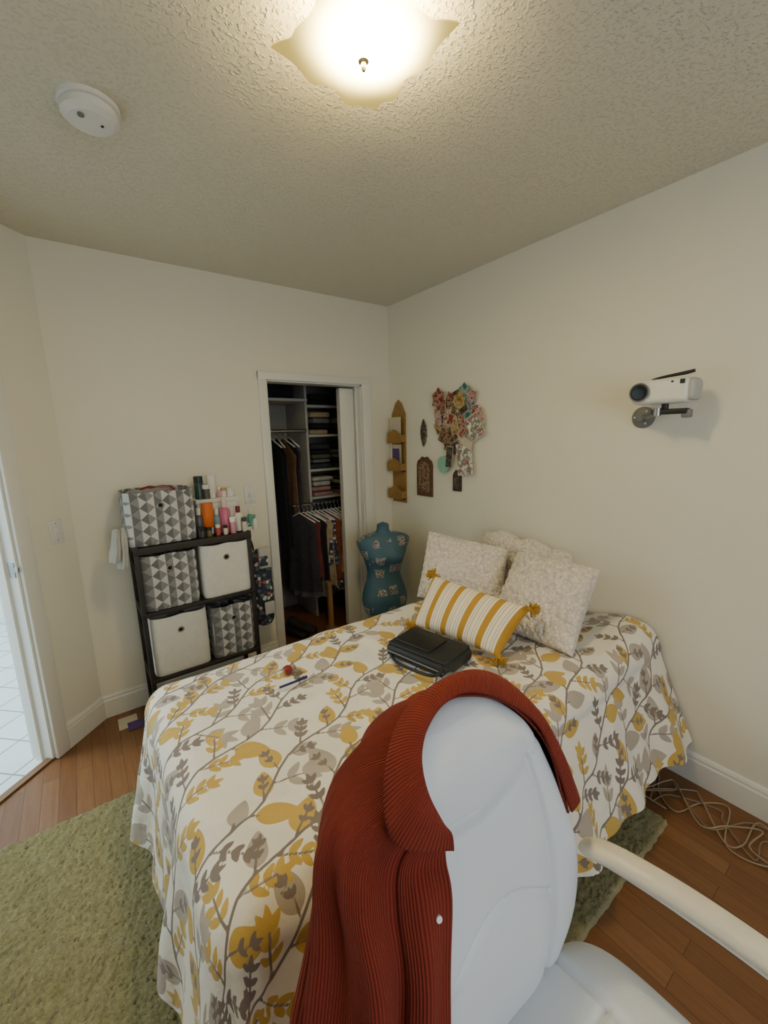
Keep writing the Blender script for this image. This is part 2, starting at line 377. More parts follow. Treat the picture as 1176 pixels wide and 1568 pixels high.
for row in range(-5,21):
    ang0=math.radians(28); nrm=ang0+math.pi/2
    off=row*.152-1.0; x=-.75-math.sin(ang0)*off; y=.7+math.cos(ang0)*off
    a=ang0; i=R2.randint(0,3)
    while x<2.1 and y<2.5:
        a=ang0+.35*math.sin(i*.8+row*1.7); st=.052
        q=(x+math.cos(a)*st,y+math.sin(a)*st); seg('st',x,y,q[0],q[1],.0034)
        x,y=q; sd=1 if i%2 else -1; i+=1
        if y<-.0 or x<-.5: 
            continue
        la=a+sd*R2.uniform(.65,.95); ty=R2.random()
        if ty<.46:
            key='sy' if R2.random()<.48 else 'sg'; L=R2.uniform(.08,.115)
            seg('st',x,y,x+math.cos(la)*.02,y+math.sin(la)*.02,.0030)
            leaf(key,x+math.cos(la)*.012,y+math.sin(la)*.012,la,L,L*.58)
            if R2.random()<.5:
                twig('st',x+math.cos(la)*.015,y+math.sin(la)*.015,la,L*.55,2,.026,.0026)
        elif ty<.66: twig('st',x,y,la,.085,3,.034)
        elif ty<.86: twig('sy',x,y,la,.085,3,.041)
        else: twig('sg',x,y,la,.085,2,.058)
nu,nv=Ug.shape
idx=np.arange(nu*nv).reshape(nu,nv)
faces=np.stack([idx[:-1,:-1],idx[1:,:-1],idx[1:,1:],idx[:-1,1:]],-1).reshape(-1,4)
me=bpy.data.meshes.new('comforter'); me.vertices.add(nu*nv); me.vertices.foreach_set('co',np.stack([Xc,Yc,Zc],-1).astype(np.float32).ravel())
me.loops.add(faces.size); me.loops.foreach_set('vertex_index',faces.ravel().astype(np.int32)); me.polygons.add(len(faces)); me.polygons.foreach_set('loop_start',np.arange(0,faces.size,4,dtype=np.int32))
me.polygons.foreach_set('use_smooth',[True]*len(faces)); me.update(calc_edges=True); me.validate()
for kk in ('sy','sg','st'):
    at=me.attributes.new(kk,'FLOAT','POINT'); at.data.foreach_set('value',S[kk].ravel())
t=NT('leaf_print_cotton')
def at(n): return t.add('ShaderNodeAttribute',attribute_name=n).outputs['Fac']
def thr(n): return t.add('ShaderNodeMapRange',ins={'Value':at(n),'From Min':-.0006,'From Max':.0006,'To Min':1.,'To Max':0.}).outputs[0]
nz=t.noise(14,2,t.obj())
base_c=t.mix(nz.outputs[0],col('#ebe6d8'),col('#f4f0e5'))
yc=t.mix(nz.outputs[0],col('#c19c42'),col('#d1b25e')); gc=t.mix(nz.outputs[0],col('#aaa093'),col('#bab0a3'))
c=t.mix(thr('sg'),base_c,gc); c=t.mix(thr('sy'),c,yc); c=t.mix(thr('st'),c,col('#80746c'))
t.link(c,t.b.inputs['Base Color']); t.b.inputs['Roughness'].default_value=.85; t.b.inputs['Sheen Weight'].default_value=.2
w=t.noise(20,4,t.obj()); t.bump(w.outputs[0],.5,.014)
me.materials.append(t.m); comf=link(bpy.data.objects.new('comforter',me))
group('bed',[mattress,frame,comf])
# ---------------------------------------------------------------- pillows
def pillow(name,BL,BR,TR,TL,th,mat,n=70,disp=None,pin=.05):
    BL,BR,TR,TL=[np.array(p,float) for p in (BL,BR,TR,TL)]
    nrm=np.cross(BR-BL,TL-BL); nrm/=np.linalg.norm(nrm)
    s=np.linspace(-1,1,n); A,B=np.meshgrid(s,s,indexing='ij')
    a=A*(1-pin*(1-B**2)*np.abs(A)**3); b=B*(1-pin*(1-A**2)*np.abs(B)**3)
    def bil(a,b): 
        a=(a[...,None]+1)/2; b=(b[...,None]+1)/2
        return BL*(1-a)*(1-b)+BR*a*(1-b)+TR*a*b+TL*(1-a)*b
    base=bil(a,b); prof=(np.clip((1-A**2)*(1-B**2),0,1))**.42
    d=disp(A,B)*np.clip(prof*3,0,1) if disp else 0
    F=base+nrm*(th/2*prof+d)[...,None]; Bk=base-nrm*(th/2*prof+ (d if disp else 0))[...,None]
    uv=np.stack([(A+1)/2,(B+1)/2],-1)
    g=Geo(); g.grid(F,mat,uv); g.grid(Bk[::-1],mat,uv[::-1])
    return weld(g.make(name,smooth=True,recalc=False),1e-5)
def nub():
    t=NT('nubby_cream_knit'); v=t.add('ShaderNodeTexVoronoi',ins={'Scale':65.0}); t.link(t.obj(),v.inputs['Vector'])
    t.link(t.mix(v.outputs[0],col('#f8f1e4'),col('#cfc2b3')),t.b.inputs['Base Color']); t.b.inputs['Roughness'].default_value=.95; t.b.inputs['Sheen Weight'].default_value=.3
    t.bump(t.math('SUBTRACT',1.,v.outputs[0]),.8,.010); return t.m
m_nub=nub()
def dn(A,B): 
    r_=np.floor(B*14/math.pi+A*0)
    return .012*np.abs(np.sin(A*17+(r_%2)*math.pi/2))*np.abs(np.sin(B*14))
pillow('throw_pillow',(1.42,1.66,.63),(1.60,1.22,.62),(1.79,1.34,.90),(1.62,1.78,.95),.16,m_nub,n=130,disp=dn)
pillow('throw_pillow.001',(1.47,1.20,.62),(1.50,.80,.62),(1.74,.83,.925),(1.76,1.26,.91),.16,m_nub,n=130,disp=dn)
n=120; s=np.linspace(-1,1,n); A,B=np.meshgrid(s,s,indexing='ij')
prof=np.clip((1-A**4)*(1-B**4),0,1)**.45; topsc=.028*np.abs(np.sin(A*4.6+.5))*(B>0)*B**3
BL,BR,TR,TL=[np.array(p) for p in ((1.81,1.60,.61),(1.85,1.04,.61),(1.925,1.06,.90),(1.915,1.60,.945))]
a_=((A+1)/2)[...,None]; b_=((B+1)/2)[...,None]; bs=BL*(1-a_)*(1-b_)+BR*a_*(1-b_)+TR*a_*b_+TL*(1-a_)*b_; bs[...,2]+=topsc-.03*np.abs(A)**6*(B>0)
dd=.014*np.abs(np.sin((B*6+1.1*np.abs(np.sin(A*4.6+.5)))))
nr_=np.cross(BR-BL,TL-BL); nr_/=np.linalg.norm(nr_)
g=Geo(); g.grid(bs+nr_*(.055*prof+dd*np.clip(prof*3,0,1))[...,None],m_nub); g.grid((bs-nr_*(.045*prof)[...,None])[::-1],m_nub); weld(g.make('scalloped_cushion',smooth=True,recalc=False),1e-5)
def stripes():
    t=NT('mustard_stripe_weave'); uv=t.add('ShaderNodeSeparateXYZ'); t.link(t.uv(),uv.inputs[0])
    W=col('#f3ecdd');Yc=col('#bd8f30');Y2=col('#cfb06a')
    f=t.math('FRACT',t.math('MULTIPLY',uv.outputs[0],5.2))
    c=t.ramp(f,[(0,Yc),(.24,W),(.34,Y2),(.37,W),(.46,Y2),(.50,W),(.66,Y2),(.69,W),(.78,Y2),(.81,W),(.92,Yc)],'CONSTANT')
    t.link(c,t.b.inputs['Base Color']); t.b.inputs['Roughness'].default_value=.9
    n=t.noise(260,2,t.obj()); bb=t.math('ADD',n.outputs[0],t.ramp(f,[(0,(1,1,1,1)),(.24,(0,0,0,1)),(.92,(1,1,1,1))],'CONSTANT')); t.bump(bb,.5,.004); return t.m
m_str=stripes(); m_must=M('mustard_yarn','#bd8f30',.9,nscale=200,namt=.2)
pc=[(1.17,1.40,.64),(1.25,.965,.635),(1.42,.945,.80),(1.34,1.44,.83)]
pl=pillow('cushion_cover',*pc,.13,m_str)
g=Geo()
ctr=Vector(np.mean(pc,axis=0))
for p in pc:
    p=Vector(p); d=(p-ctr).normalized()
    base_p=p-d*.012; g.lathe(base_p+d*.008,[(.002,-.012),(.012,-.008),(.014,0),(.012,.008),(.002,.012)],m_must,10)
    for i in range(70):
        e=(d+Vector((random.gauss(0,.7),random.gauss(0,.7),random.gauss(-.2,.6)))).normalized()
        e2=base_p+d*.010+e*random.uniform(.028,.04); e2.z=max(e2.z,.612); g.tube([base_p+d*.008,base_p+d*.010+e*.02,e2],.0026,m_must,n=5,smooth=0)
group('striped_lumbar_pillow',[pl,g.make('tassels',smooth=True)])
# ---------------------------------------------------------------- things on the bed
m_bag=M('black_nylon','#1b1e20',.6,bump=.3); 
def rot(cx,cy,z,ang):
    c_,s_=math.cos(ang),math.sin(ang)
    return lambda p:(cx+p[0]*c_-p[1]*s_,cy+p[0]*s_+p[1]*c_,z+p[2])
T1=rot(1.06,1.17,.612,math.radians(12))
g=Geo(); g.rbox((-.10,-.15,.0),(.10,.15,.055),m_bag,.02,T1); g.rbox((-.09,-.14,.05),(.09,.14,.064),m_bag,.006,T1)
g.tube([T1((-.102,-.14,.03)),T1((-.102,.14,.03))],.003,m_gray,smooth=0); g.rbox((-.065,-.05,.06),(.06,.12,.072),m_black,.004,T1)
g.tube([T1((-.08,-.13,.05)),T1((-.135,-.12,.03)),T1((-.14,.02,.02)),T1((-.11,.10,.012)),T1((-.09,.13,.03))],.006,m_bag); g.rbox((-.12,-.165,.005),(-.07,-.145,.03),m_gray,.003,T1)
g.make('black_pouch',angle=40)
m_blue=M('blue_pen','#26306e',.3)
g=Geo(); g.tube([(.49,1.35,.617),(.60,1.345,.619)],.0045,m_blue,smooth=0); g.tube([(.475,1.351,.616),(.49,1.35,.617)],[.001,.004],m_white,smooth=0); g.rbox((.56,1.342,.621),(.60,1.348,.626),m_blue,.001); g.make('ballpoint_pen',angle=40)
m_red=M('red_glass','#8c2f2c',.25)
g=Geo(); ax=Matrix.Rotation(math.radians(80),3,'Y'); g.lathe((.545,1.43,.622),[(.004,0),(.016,0),(.018,.006),(.018,.018),(.012,.026),(.010,.03)],m_red,axis=ax); g.lathe(Vector((.545,1.43,.622))+ax@Vector((0,0,.028)),[(.004,0),(.011,0),(.011,.016),(.003,.018)],M('cork','#b58a7a'),axis=ax); g.make('perfume_bottle',angle=40)
# ---------------------------------------------------------------- shelf with bins
def geomat():
    t=NT('geometric_print'); sx=t.add('ShaderNodeSeparateXYZ'); t.link(t.obj(),sx.inputs[0])
    uu=t.math('DIVIDE',t.math('ADD',sx.outputs[0],sx.outputs[1]),.034); vv=t.math('DIVIDE',sx.outputs[2],.058)
    p=t.math('FLOOR',t.math('ADD',vv,t.math('MULTIPLY',uu,.5))); q=t.math('FLOOR',t.math('SUBTRACT',vv,t.math('MULTIPLY',uu,.5)))
    w=t.math('FLOOR',uu)
    sm=t.math('ADD',t.math('ADD',p,t.math('MULTIPLY',q,2.)),t.math('MULTIPLY',w,1.)); md=t.math('DIVIDE',t.math('SUBTRACT',sm,t.math('MULTIPLY',t.math('FLOOR',t.math('DIVIDE',sm,3.)),3.)),3.)
    c=t.ramp(md,[(0,col('#cbccce')),(.2,col('#6c6e72')),(.55,col('#8a8c90'))],'CONSTANT')
    t.link(c,t.b.inputs['Base Color']); t.b.inputs['Roughness'].default_value=.85; nz=t.noise(300,2,t.obj()); t.bump(nz.outputs[0],.2,.002); return t.m
m_geo=geomat(); m_bin=M('white_canvas','#e2e2e0',.85,bump=.2); m_hole=M('hole_dark','#1a1512',.9)
sx0,sx1,sy0,sy1=.165,.745,2.31,2.60; zs=(.29,.655,.99)
g=Geo()
for x in (sx0,sx1-.022):
    for y in (sy0,sy1-.022): g.rbox((x,y,0),(x+.022,y+.022,zs[2]+.01),m_dark,.003)
for z in zs:
    g.rbox((sx0,sy0-.004,z-.022),(sx1,sy1,z),m_dark,.004)
g.rbox((sx0,sy0-.006,zs[2]-.03),(sx1,sy0+.012,zs[2]+.006),m_dark,.004)
g.rbox((sx0,sy0+.05,.08),(sx0+.02,sy1-.05,.10),m_dark,.003)
for z in (.42,.78): g.tube([(sx0+.011,sy0,z),(sx0+.011,sy1,z+.1)],.005,m_dark,smooth=0)
g.make('storage_shelf',angle=40)
def fbin(name,x0,x1,y0,y1,z0,z1,mat,n=14):
    g=Geo()
    def sq(t,bul):
        a=t*2*math.pi; c_,s_=math.cos(a),math.sin(a); p=9
        r=(abs(c_)**p+abs(s_)**p)**(-1/p); return c_*r*(1+bul),s_*r*(1+bul)
    cx,cy=(x0+x1)/2,(y0+y1)/2; hx,hy=(x1-x0)/2,(y1-y0)/2; N=96
    def ring(z,sc,bul):
        return [(cx+sq(i/N,bul)[0]*hx*sc,cy+sq(i/N,bul)[1]*hy*sc,z+.003*math.sin(i*.45)*(z>z0+.02)) for i in range(N)]
    rows=[ring(z0,.96,0)]
    for i in range(n+1):
        f=i/n; rows.append(ring(z0+.004+(z1-z0-.004)*f,.98,.012*math.sin(f*math.pi)))
    rows.append(ring(z1,.95,0)); rows.append(ring(z1-.03,.94,0)); rows.append(ring(z1-.035,.3,0))
    g.grid(np.array(rows),mat,close=True)
    gx,gy,gz=cx,y0+.0,z0+(z1-z0)*.74
    g.torus((gx,gy+.001,gz),.013,.004,m_metal); g.cyl((gx,gy-.001,gz),(gx,gy+.004,gz),.011,m_hole)
    return g.make(name,angle=45)
fbin('fabric_storage_bin',.18,.455,2.315,2.58,zs[1]+.001,.945,m_geo)
fbin('fabric_storage_bin.001',.465,.735,2.312,2.58,zs[1]+.001,.95,m_bin)
fbin('fabric_storage_bin.002',.19,.475,2.312,2.58,zs[0]+.001,.61,m_bin)
fbin('fabric_storage_bin.003',.485,.735,2.315,2.58,zs[0]+.001,.59,m_geo)
tb=fbin('fabric_storage_bin.004',.15,.475,2.33,2.595,zs[2]+.007,1.265,m_geo)
m_redc=M('maroon_cloth','#7c2530',.9,bump=.4,nscale=30)
g=Geo(); mm=[m_redc,M('dusty_rose','#9a6f72',.9),M('grey_cloth','#8c8c90',.9),m_redc]
for i in range(10):
    a=random.uniform(.2,.43); b=random.uniform(2.38,2.55); g.lathe((a,b,1.248),[(.01,-.012),(.04,-.01),(.05,.0),(.035,.022),(.005,.03)],random.choice(mm),14,random.uniform(.8,1.3),random.uniform(.6,1))
g.make('folded_scarves',smooth=True)
def bottle(g,x,y,z,r,h,c,cap='#e8e8e6',kind=0,ch=.25):
    mb=M('bottle_'+c[1:],c,.3,namt=.03); mc=M('cap_'+cap[1:],cap,.35,namt=.03)
    if kind==0: g.lathe((x,y,z),[(r*.3,0),(r*.95,0),(r,.006),(r,h*(1-ch)-.02),(r*.8,h*(1-ch)-.008),(r*.45,h*(1-ch))],mb,20); g.lathe((x,y,z+h*(1-ch)),[(r*.3,0),(r*.5,0),(r*.5,h*ch),(r*.2,h*ch)],mc,16)
    elif kind==1: g.lathe((x,y,z),[(r*.3,0),(r*.8,0),(r*.8,h*.2)],mc,20); g.lathe((x,y,z+h*.2),[(r*.8,0),(r,.01),(r,h*.4),(r*1.05,h*.78),(r*1.05,h*.8)],mb,20,1,.5)
    else: g.lathe((x,y,z),[(r*.3,0),(r,0),(r,h*.7),(r*.98,h*.71)],mb,20); g.lathe((x,y,z+h*.71),[(r*.5,0),(r*1.02,0),(r*1.02,h*.28),(r*.9,h*.29),(r*.1,h*.29)],mc,20)
zt0=zs[2]+.006
g=Geo()
for a in [(.495,2.345,.022,.055,'#2a2626','#151515',2),(.53,2.34,.015,.05,'#6a5a3c','#222222',2),(.50,2.41,.024,.15,'#55545a','#d9d9d9',0),(.547,2.405,.030,.175,'#d9722a','#f0efe9',1),(.592,2.40,.021,.14,'#7b95a0','#e9e9e9',0),
          (.632,2.385,.029,.19,'#c9718d','#e7c9d2',0),(.672,2.42,.022,.13,'#dcdcdc','#dcdcdc',1),(.658,2.34,.016,.09,'#c98aa0','#ffffff',2),(.705,2.385,.024,.14,'#e9e7e0','#7a2a2a',0),(.577,2.34,.013,.06,'#b6443a','#ddddbb',2) ,
          (.615,2.335,.012,.05,'#ddd6c0','#222222',2),(.722,2.34,.014,.08,'#d4cfc2','#38464a',2)]:
    bottle(g,a[0],a[1],zt0,*a[2:])
g.rbox((.51,2.47,zt0),(.735,2.585,zt0+.17),m_white,.006); g.rbox((.505,2.465,zt0+.16),(.74,2.59,zt0+.185),m_white,.004)
for a in [(.54,2.52,.024,.13,'#2f4a44','#1c2c2a',2),(.572,2.50,.020,.08,'#565248','#e8e8e8',2),(.612,2.53,.024,.13,'#efeee8','#efeee8',1),(.642,2.50,.014,.06,'#d8a9b4','#ffffff',0),(.668,2.52,.020,.05,'#e8e4da','#c7a15a',2),(.705,2.51,.018,.05,'#e9e9e9','#e9e9e9',2)]:
    bottle(g,a[0],a[1],zt0+.185,*a[2:])
g.make('toiletries',angle=45)
m_rag=M('grey_rag','#b9bab6',.9,bump=.3)
g=Geo()
for kx,dz in ((0,0),(.028,.035)):
    L=[[(.158-kx,2.37,1.09),(.145-kx,2.36,1.10),(.13-kx,2.38,1.09)],[(.155-kx,2.345,1.02),(.135-kx,2.34,1.03),(.115-kx,2.38,1.02)],[(.15-kx,2.335,.96+dz),(.13-kx,2.325,.955+dz),(.10-kx,2.38,.95+dz)],[(.145-kx,2.335,.915+dz),(.12-kx,2.33,.90+dz),(.095-kx,2.37,.91+dz)]]
    Sg=surf(L,8,8); Sg[...,0]+=.006*np.sin(np.linspace(0,14,Sg.shape[1]))[None,:]-.006; g.grid(Sg,m_rag)
o=g.make('cleaning_rag',smooth=True); so=o.modifiers.new('s','SOLIDIFY'); so.thickness=.006
def floral():
    t=NT('dark_floral'); o=t.obj(); v=t.add('ShaderNodeTexVoronoi',ins={'Scale':42.0}); t.link(o,v.inputs['Vector'])
    sp_=t.add('ShaderNodeSeparateColor'); t.link(v.outputs['Color'],sp_.inputs[0])
    pal=t.ramp(sp_.outputs[0],[(0,col('#2b2e3a')),(.25,col('#5a647e')),(.45,col('#d3cdc3')),(.75,col('#a8685c')),(.88,col('#6c8070'))],'CONSTANT')
    t.link(t.mix(t.ramp(v.outputs[0],[(.45,(0,0,0,1)),(.55,(1,1,1,1))]),pal,col('#343a4c')),t.b.inputs['Base Color']); t.b.inputs['Roughness'].default_value=.8; return t.m
m_flo=floral()
g=Geo(); g.lathe((.835,2.46,.36),[(.01,0),(.04,.0),(.055,.03),(.062,.18),(.058,.36),(.045,.45),(.02,.48)],m_flo,24,1.1,1.1)
g.tube([(.80,2.46,.84),(.79,2.46,.90),(.755,2.46,.97)],.005,m_black); g.rbox((.80,2.37,.74),(.875,2.40,.87),m_rag,.01); g.rbox((.80,2.362,.76),(.85,2.372,.82),m_flo,.004); g.rbox((.81,2.36,.45),(.87,2.375,.53),m_rag,.006)
g.make('hanging_tote_bag',angle=50)
g=Geo(); bottle(g,.785,2.43,1.0,.016,.10,'#5aa38d','#e8e8e8',0); bottle(g,.805,2.41,.98,.016,.09,'#dfe3e0','#6fb09a',0); g.tube([(.75,2.42,1.0),(.78,2.42,1.02),(.80,2.41,1.0)],.004,m_white); g.make('hanging_bottles',angle=45)
# ---------------------------------------------------------------- dress form
def teal():
    t=NT('teal_dress_form'); o=t.obj(); v=t.add('ShaderNodeTexVoronoi',distance='CHEBYCHEV',ins={'Scale':12.0}); t.link(o,v.inputs['Vector'])
    sc=t.add('ShaderNodeSeparateColor'); t.link(v.outputs['Color'],sc.inputs[0])
    msk=t.math('MULTIPLY',t.math('LESS_THAN',v.outputs[0],.36),t.math('GREATER_THAN',sc.outputs[0],.45))
    n=t.noise(110,2,o); pal=t.ramp(n.outputs[0],[(.0,col('#20242a')),(.42,col('#c9ccc6')),(.52,col('#343b44')),(.60,col('#9c5a52'))],'CONSTANT')
    t.link(t.mix(msk,t.mix(t.noise(8,2,o).outputs[0],col('#3c5c6c'),col('#4a6f80')),pal),t.b.inputs['Base Color']); t.b.inputs['Roughness'].default_value=.6; return t.m
m_teal=teal()
prof=[(.27,.135,.105),(.32,.15,.12),(.38,.155,.125),(.45,.14,.11),(.52,.118,.09),(.56,.113,.088),(.60,.118,.095),(.66,.135,.115),(.70,.15,.122),(.74,.165,.112),(.78,.18,.10),(.805,.178,.088),(.825,.15,.075),(.84,.105,.062),(.85,.062,.052),(.86,.045,.045),(.88,.040,.041),(.90,.040,.040)]
pr=catmull(np.array(prof),4); N=48; P=np.zeros((len(pr),N,3)); bc=(1.655,2.29); ra=math.radians(20)
for i,(z,a,b) in enumerate(pr):
    for j in range(N):
        t_=2*math.pi*j/N; x=a*1.05*np.sign(math.cos(t_))*abs(math.cos(t_))**.9; y=b*math.sin(t_)
        if y<0: y-=.035*math.exp(-((z-.69)/.045)**2)*(math.exp(-((x-.068)/.042)**2)+math.exp(-((x+.068)/.042)**2))
        P[i,j]=(bc[0]+x*math.cos(ra)-y*math.sin(-ra),bc[1]+x*math.sin(-ra)+y*math.cos(ra),z)
g=Geo(); g.grid(P,m_teal,close=True); g.add([tuple(p) for p in P[0]],[tuple(range(N))],m_teal)
g.lathe((bc[0],bc[1],.90),[(.04,0),(.041,.004),(.03,.012),(.012,.016),(.008,.02),(.002,.022)],m_teal); g.cyl((bc[0],bc[1],.02),(bc[0],bc[1],.3),.014,m_metal)
g.lathe((bc[0],bc[1],0),[(.14,0),(.14,.008),(.03,.018),(.016,.03)],m_black)
g.make('dress_form_bust',angle=60)
# ---------------------------------------------------------------- closet contents
m_shelfw=M('closet_shelf_white_shaded','#c2c0b9',.5)  # white shelves greyed down, closet shade baked into the base colour
g=Geo(); g.rbox((1.485,3.05,.0),(1.505,3.42,1.95),m_shelfw,.002)
for z in (1.76,1.53,1.255,1.03): g.rbox((1.505,3.05,z-.02),(RX,3.42,z),m_shelfw,.002)
g.rbox((.92,3.0,1.78),(1.485,3.42,1.80),m_shelfw,.002)
g.cyl((.92,3.05,1.56),(1.485,3.05,1.56),.013,m_metal); g.cyl((1.30,2.99,.985),(RX,2.99,.985),.012,m_metal); g.make('closet_shelving',angle=40)
cols={k_:M('cloth_'+k_,c_,.9,nscale=25,namt=.25,bump=.4,bd=.01) for k_,c_ in dict(black='#1d1d22',char='#37373d',navy='#2c3450',maroon='#6a2f31',grey='#7d7d7d',brown='#745840',white='#c3c1ba',olive='#5c6246',rust='#8f4b35',pink='#b08a84',beige='#b5a384',red='#7e2c2a').items()}
cols['floral']=m_flo
def garment(g,x,y,zt,L,w,th,mat,ang,seed):
    r=random.Random(seed); rows=[]; N=32
    lv=[(0,.10,.5),(.03,.3,.6),(.07,.75,.8),(.10,.98,1),(.25,.9,1.1),(.5,.92,1.3),(.8,1.0,1.5),(1,1.05,1.6)]
    for f,hw,tt in lv:
        ring=[]
        for i in range(N):
            t_=2*math.pi*i/N; a=math.cos(t_)*w/2*hw; b=math.sin(t_)*th/2*tt+th*.45*f*math.sin(a*60+seed)+.01*f*r.uniform(-1,1)
            ring.append((x+b*math.cos(ang)-a*math.sin(ang),y+b*math.sin(ang)+a*math.cos(ang),zt-f*L-.03*abs(a)/(w/2)*(f<.2)+ .01*r.uniform(-1,1)*(f==1)))
        rows.append(ring)
    g.grid(np.array(rows),mat,close=True)
    g.tube([(x,y,zt+.065),(x+.0,y+.02,zt+.075),(x,y+.018,zt+.045),(x,y,zt+.03),(x,y,zt-.0)],.003,m_metal,n=6)
    ca,sa=-math.sin(ang),math.cos(ang)
    g.tube([(x+ca*w*.45,y+sa*w*.45,zt-.06),(x,y,zt+.01),(x-ca*w*.45,y-sa*w*.45,zt-.06)],.006,m_white,n=6,smooth=0)
g=Geo()
cl=['black','char','maroon','char','black','black','brown','char']
for i,c_ in enumerate(cl): garment(g,1.0+.05*i+.02,3.12,1.50,random.uniform(.75,1.15),.34,.034,cols[c_],random.uniform(-.15,.15),i)
g.make('hanging_clothes',smooth=True)
g=Geo(); cl=['char','maroon','grey','black','beige','floral','rust','beige','floral','brown','olive','char']
for i,c_ in enumerate(cl): garment(g,1.33+.035*i,2.93,.93,[.62,.5,.68,.55,.6,.42,.55,.5,.66,.5,.6,.7][i],.30,.028,cols[c_],.35+.5*random.random(),i+30)
g.make('hanging_clothes.001',smooth=True)
g=Geo()
for z,ks in ((1.76,['maroon','black']),(1.53,['black','white','grey','beige']),(1.255,['char','olive','black','grey','black']),(1.03,['white','grey','char','pink'])):
    zz=z
    for c_ in ks:
        h=random.uniform(.03,.048)
        for xa in (1.52,1.75):
            T9=rot(xa+.1,3.2,zz,random.uniform(-.12,.12)); hh_=h*random.uniform(.8,1)
            g.rbox((-.1+random.uniform(0,.02),-.14,.001),(.1-random.uniform(0,.03),.14,hh_),cols[random.choice(ks)],min(.014,hh_*.45),T9)
        zz+=h
g.make('folded_clothes',angle=60)
g=Geo(); g.rbox((.95,3.08,1.802),(1.42,3.38,1.98),cols['black'],.03); g.rbox((1.0,3.1,1.981),(1.35,3.35,2.1),cols['char'],.03); g.make('storage_bag',angle=60)
def shoe(x,y,ang,m):
    T2=rot(x,y,0,ang); g=Geo(); rows=[]
    for yy,w_,h_ in ((-.13,.02,.02),(-.12,.036,.04),(-.06,.045,.055),(0,.04,.065),(.05,.036,.085),(.10,.036,.095),(.125,.025,.09),(.13,.01,.06)):
        rows.append([T2((math.cos(t_)*w_,yy,h_/2+math.sin(t_)*h_/2+.002)) for t_ in np.linspace(0,2*math.pi,18)[:-1]])
    g.grid(np.array(rows),m,close=True); return g.make('sneaker',smooth=True)
shoe(1.18,2.86,.6,m_black); shoe(1.28,2.90,.5,cols['char'])
m_wood2=M('rough_wood','#9a764f',.7)
g=Geo(); g.box((1.455,2.76,0.0),(1.49,2.79,.38),m_wood2); g.rbox((1.445,2.75,.38),(1.50,2.80,.40),m_wood2,.004); g.rbox((1.435,2.74,0.0),(1.51,2.81,.02),m_wood2,.004); g.make('wooden_post',bevel=.002)
# ---------------------------------------------------------------- wall decor (right wall)
WX=RX-.001
m_mail=M('bamboo','#a17d42',.6,nscale=30,namt=.18); m_mail2=M('bamboo_dark','#7a5c30',.6)
g=Geo()
yo=[2.585,2.425]; 
vs=[(yo[0],1.0),(yo[1],1.0),(yo[1],1.66),(2.47,1.74),(2.505,1.765),(2.54,1.74),(yo[0],1.66)]
v3=[(WX,a,b) for a,b in vs]+[(WX-.01,a,b) for a,b in vs]; m_=len(vs)
g.add(v3,[tuple(range(m_)),tuple(range(m_,2*m_))]+[(i,(i+1)%m_,m_+(i+1)%m_,m_+i) for i in range(m_)],m_mail)
for z in (1.03,1.24,1.45):
    g.box((WX-.055,yo[1],z),(WX-.01,yo[0],z+.008),m_mail2); 
    P=np.array([[(WX-.055-.004*math.sin(b*3.1),yo[1]+a*(yo[0]-yo[1]),z+b*(.085+.015*math.cos((a-.5)*6))) for b in np.linspace(0,1,6)] for a in np.linspace(0,1,9)])
    g.grid(P,m_mail); g.box((WX-.055,yo[1],z),(WX-.01,yo[1]+.006,z+.06),m_mail); g.box((WX-.055,yo[0]-.006,z),(WX-.01,yo[0],z+.06),m_mail)
m_card=M('postcard_paper','#cfc6b2',.7); m_purple=M('violet_paper','#55407a',.7)
g.box((WX-.04,2.44,1.50),(WX-.036,2.56,1.64),m_card); g.box((WX-.032,2.45,1.29),(WX-.028,2.55,1.44),m_card); g.box((WX-.045,2.46,1.30),(WX-.042,2.54,1.41),m_purple)
g.make('mail_organizer',bevel=.0015)
def picmat(name,pal,sc=28):
    t=NT(name); o=t.obj(); n_=t.noise(sc,4,o,.65)
    st=[(i/len(pal)*.4+.3,col(c_)) for i,c_ in enumerate(pal)]
    t.link(t.ramp(n_.outputs[0],st,'CONSTANT'),t.b.inputs['Base Color']); t.b.inputs['Roughness'].default_value=.5; return t.m
pm=[picmat('print_red',['#6a1c1a','#94332a','#a8937c','#4e1818']),picmat('print_sepia',['#3b2a24','#6c4e3a','#9c8466','#4b3a32'],40),picmat('print_cream',['#b9ad96','#cfc6b6','#98705a','#6a5248'],35),
    picmat('print_teal',['#2c5a5c','#4f8a86','#9faa9c','#30403f'],22),picmat('print_floral',['#e8ebe6','#e2e4de','#8aa08c','#a8545a','#eeeee8'],30),picmat('print_dark',['#1b1b1e','#3a3836','#6d5f4c','#24242a'],45),
    picmat('print_ochre',['#85602c','#a98645','#b8a980','#5b4020'],30),picmat('print_rose',['#9a5452','#b0807a','#bfaea4','#6a343a'],30),picmat('print_blue',['#3b4d70','#6f839d','#a5aab0','#2a3348'],30)]
g=Geo()
def card(y,z,w,h,a,m,dx=0,border=True):
    c_,s_=math.cos(a),math.sin(a); x=WX-.003-dx
    f=lambda p:(x+p[0],y+(p[1]*c_-p[2]*s_),z+(p[1]*s_+p[2]*c_))
    if border:
        g.box((-.0008,-w/2,-h/2),(.0008,w/2,h/2),m_card,f); g.box((-.0012,-w/2+.003,-h/2+.004),(-.0007,w/2-.003,h/2-.004),m,f)
    else: g.box((-.0012,-w/2,-h/2),(.0008,w/2,h/2),m,f)
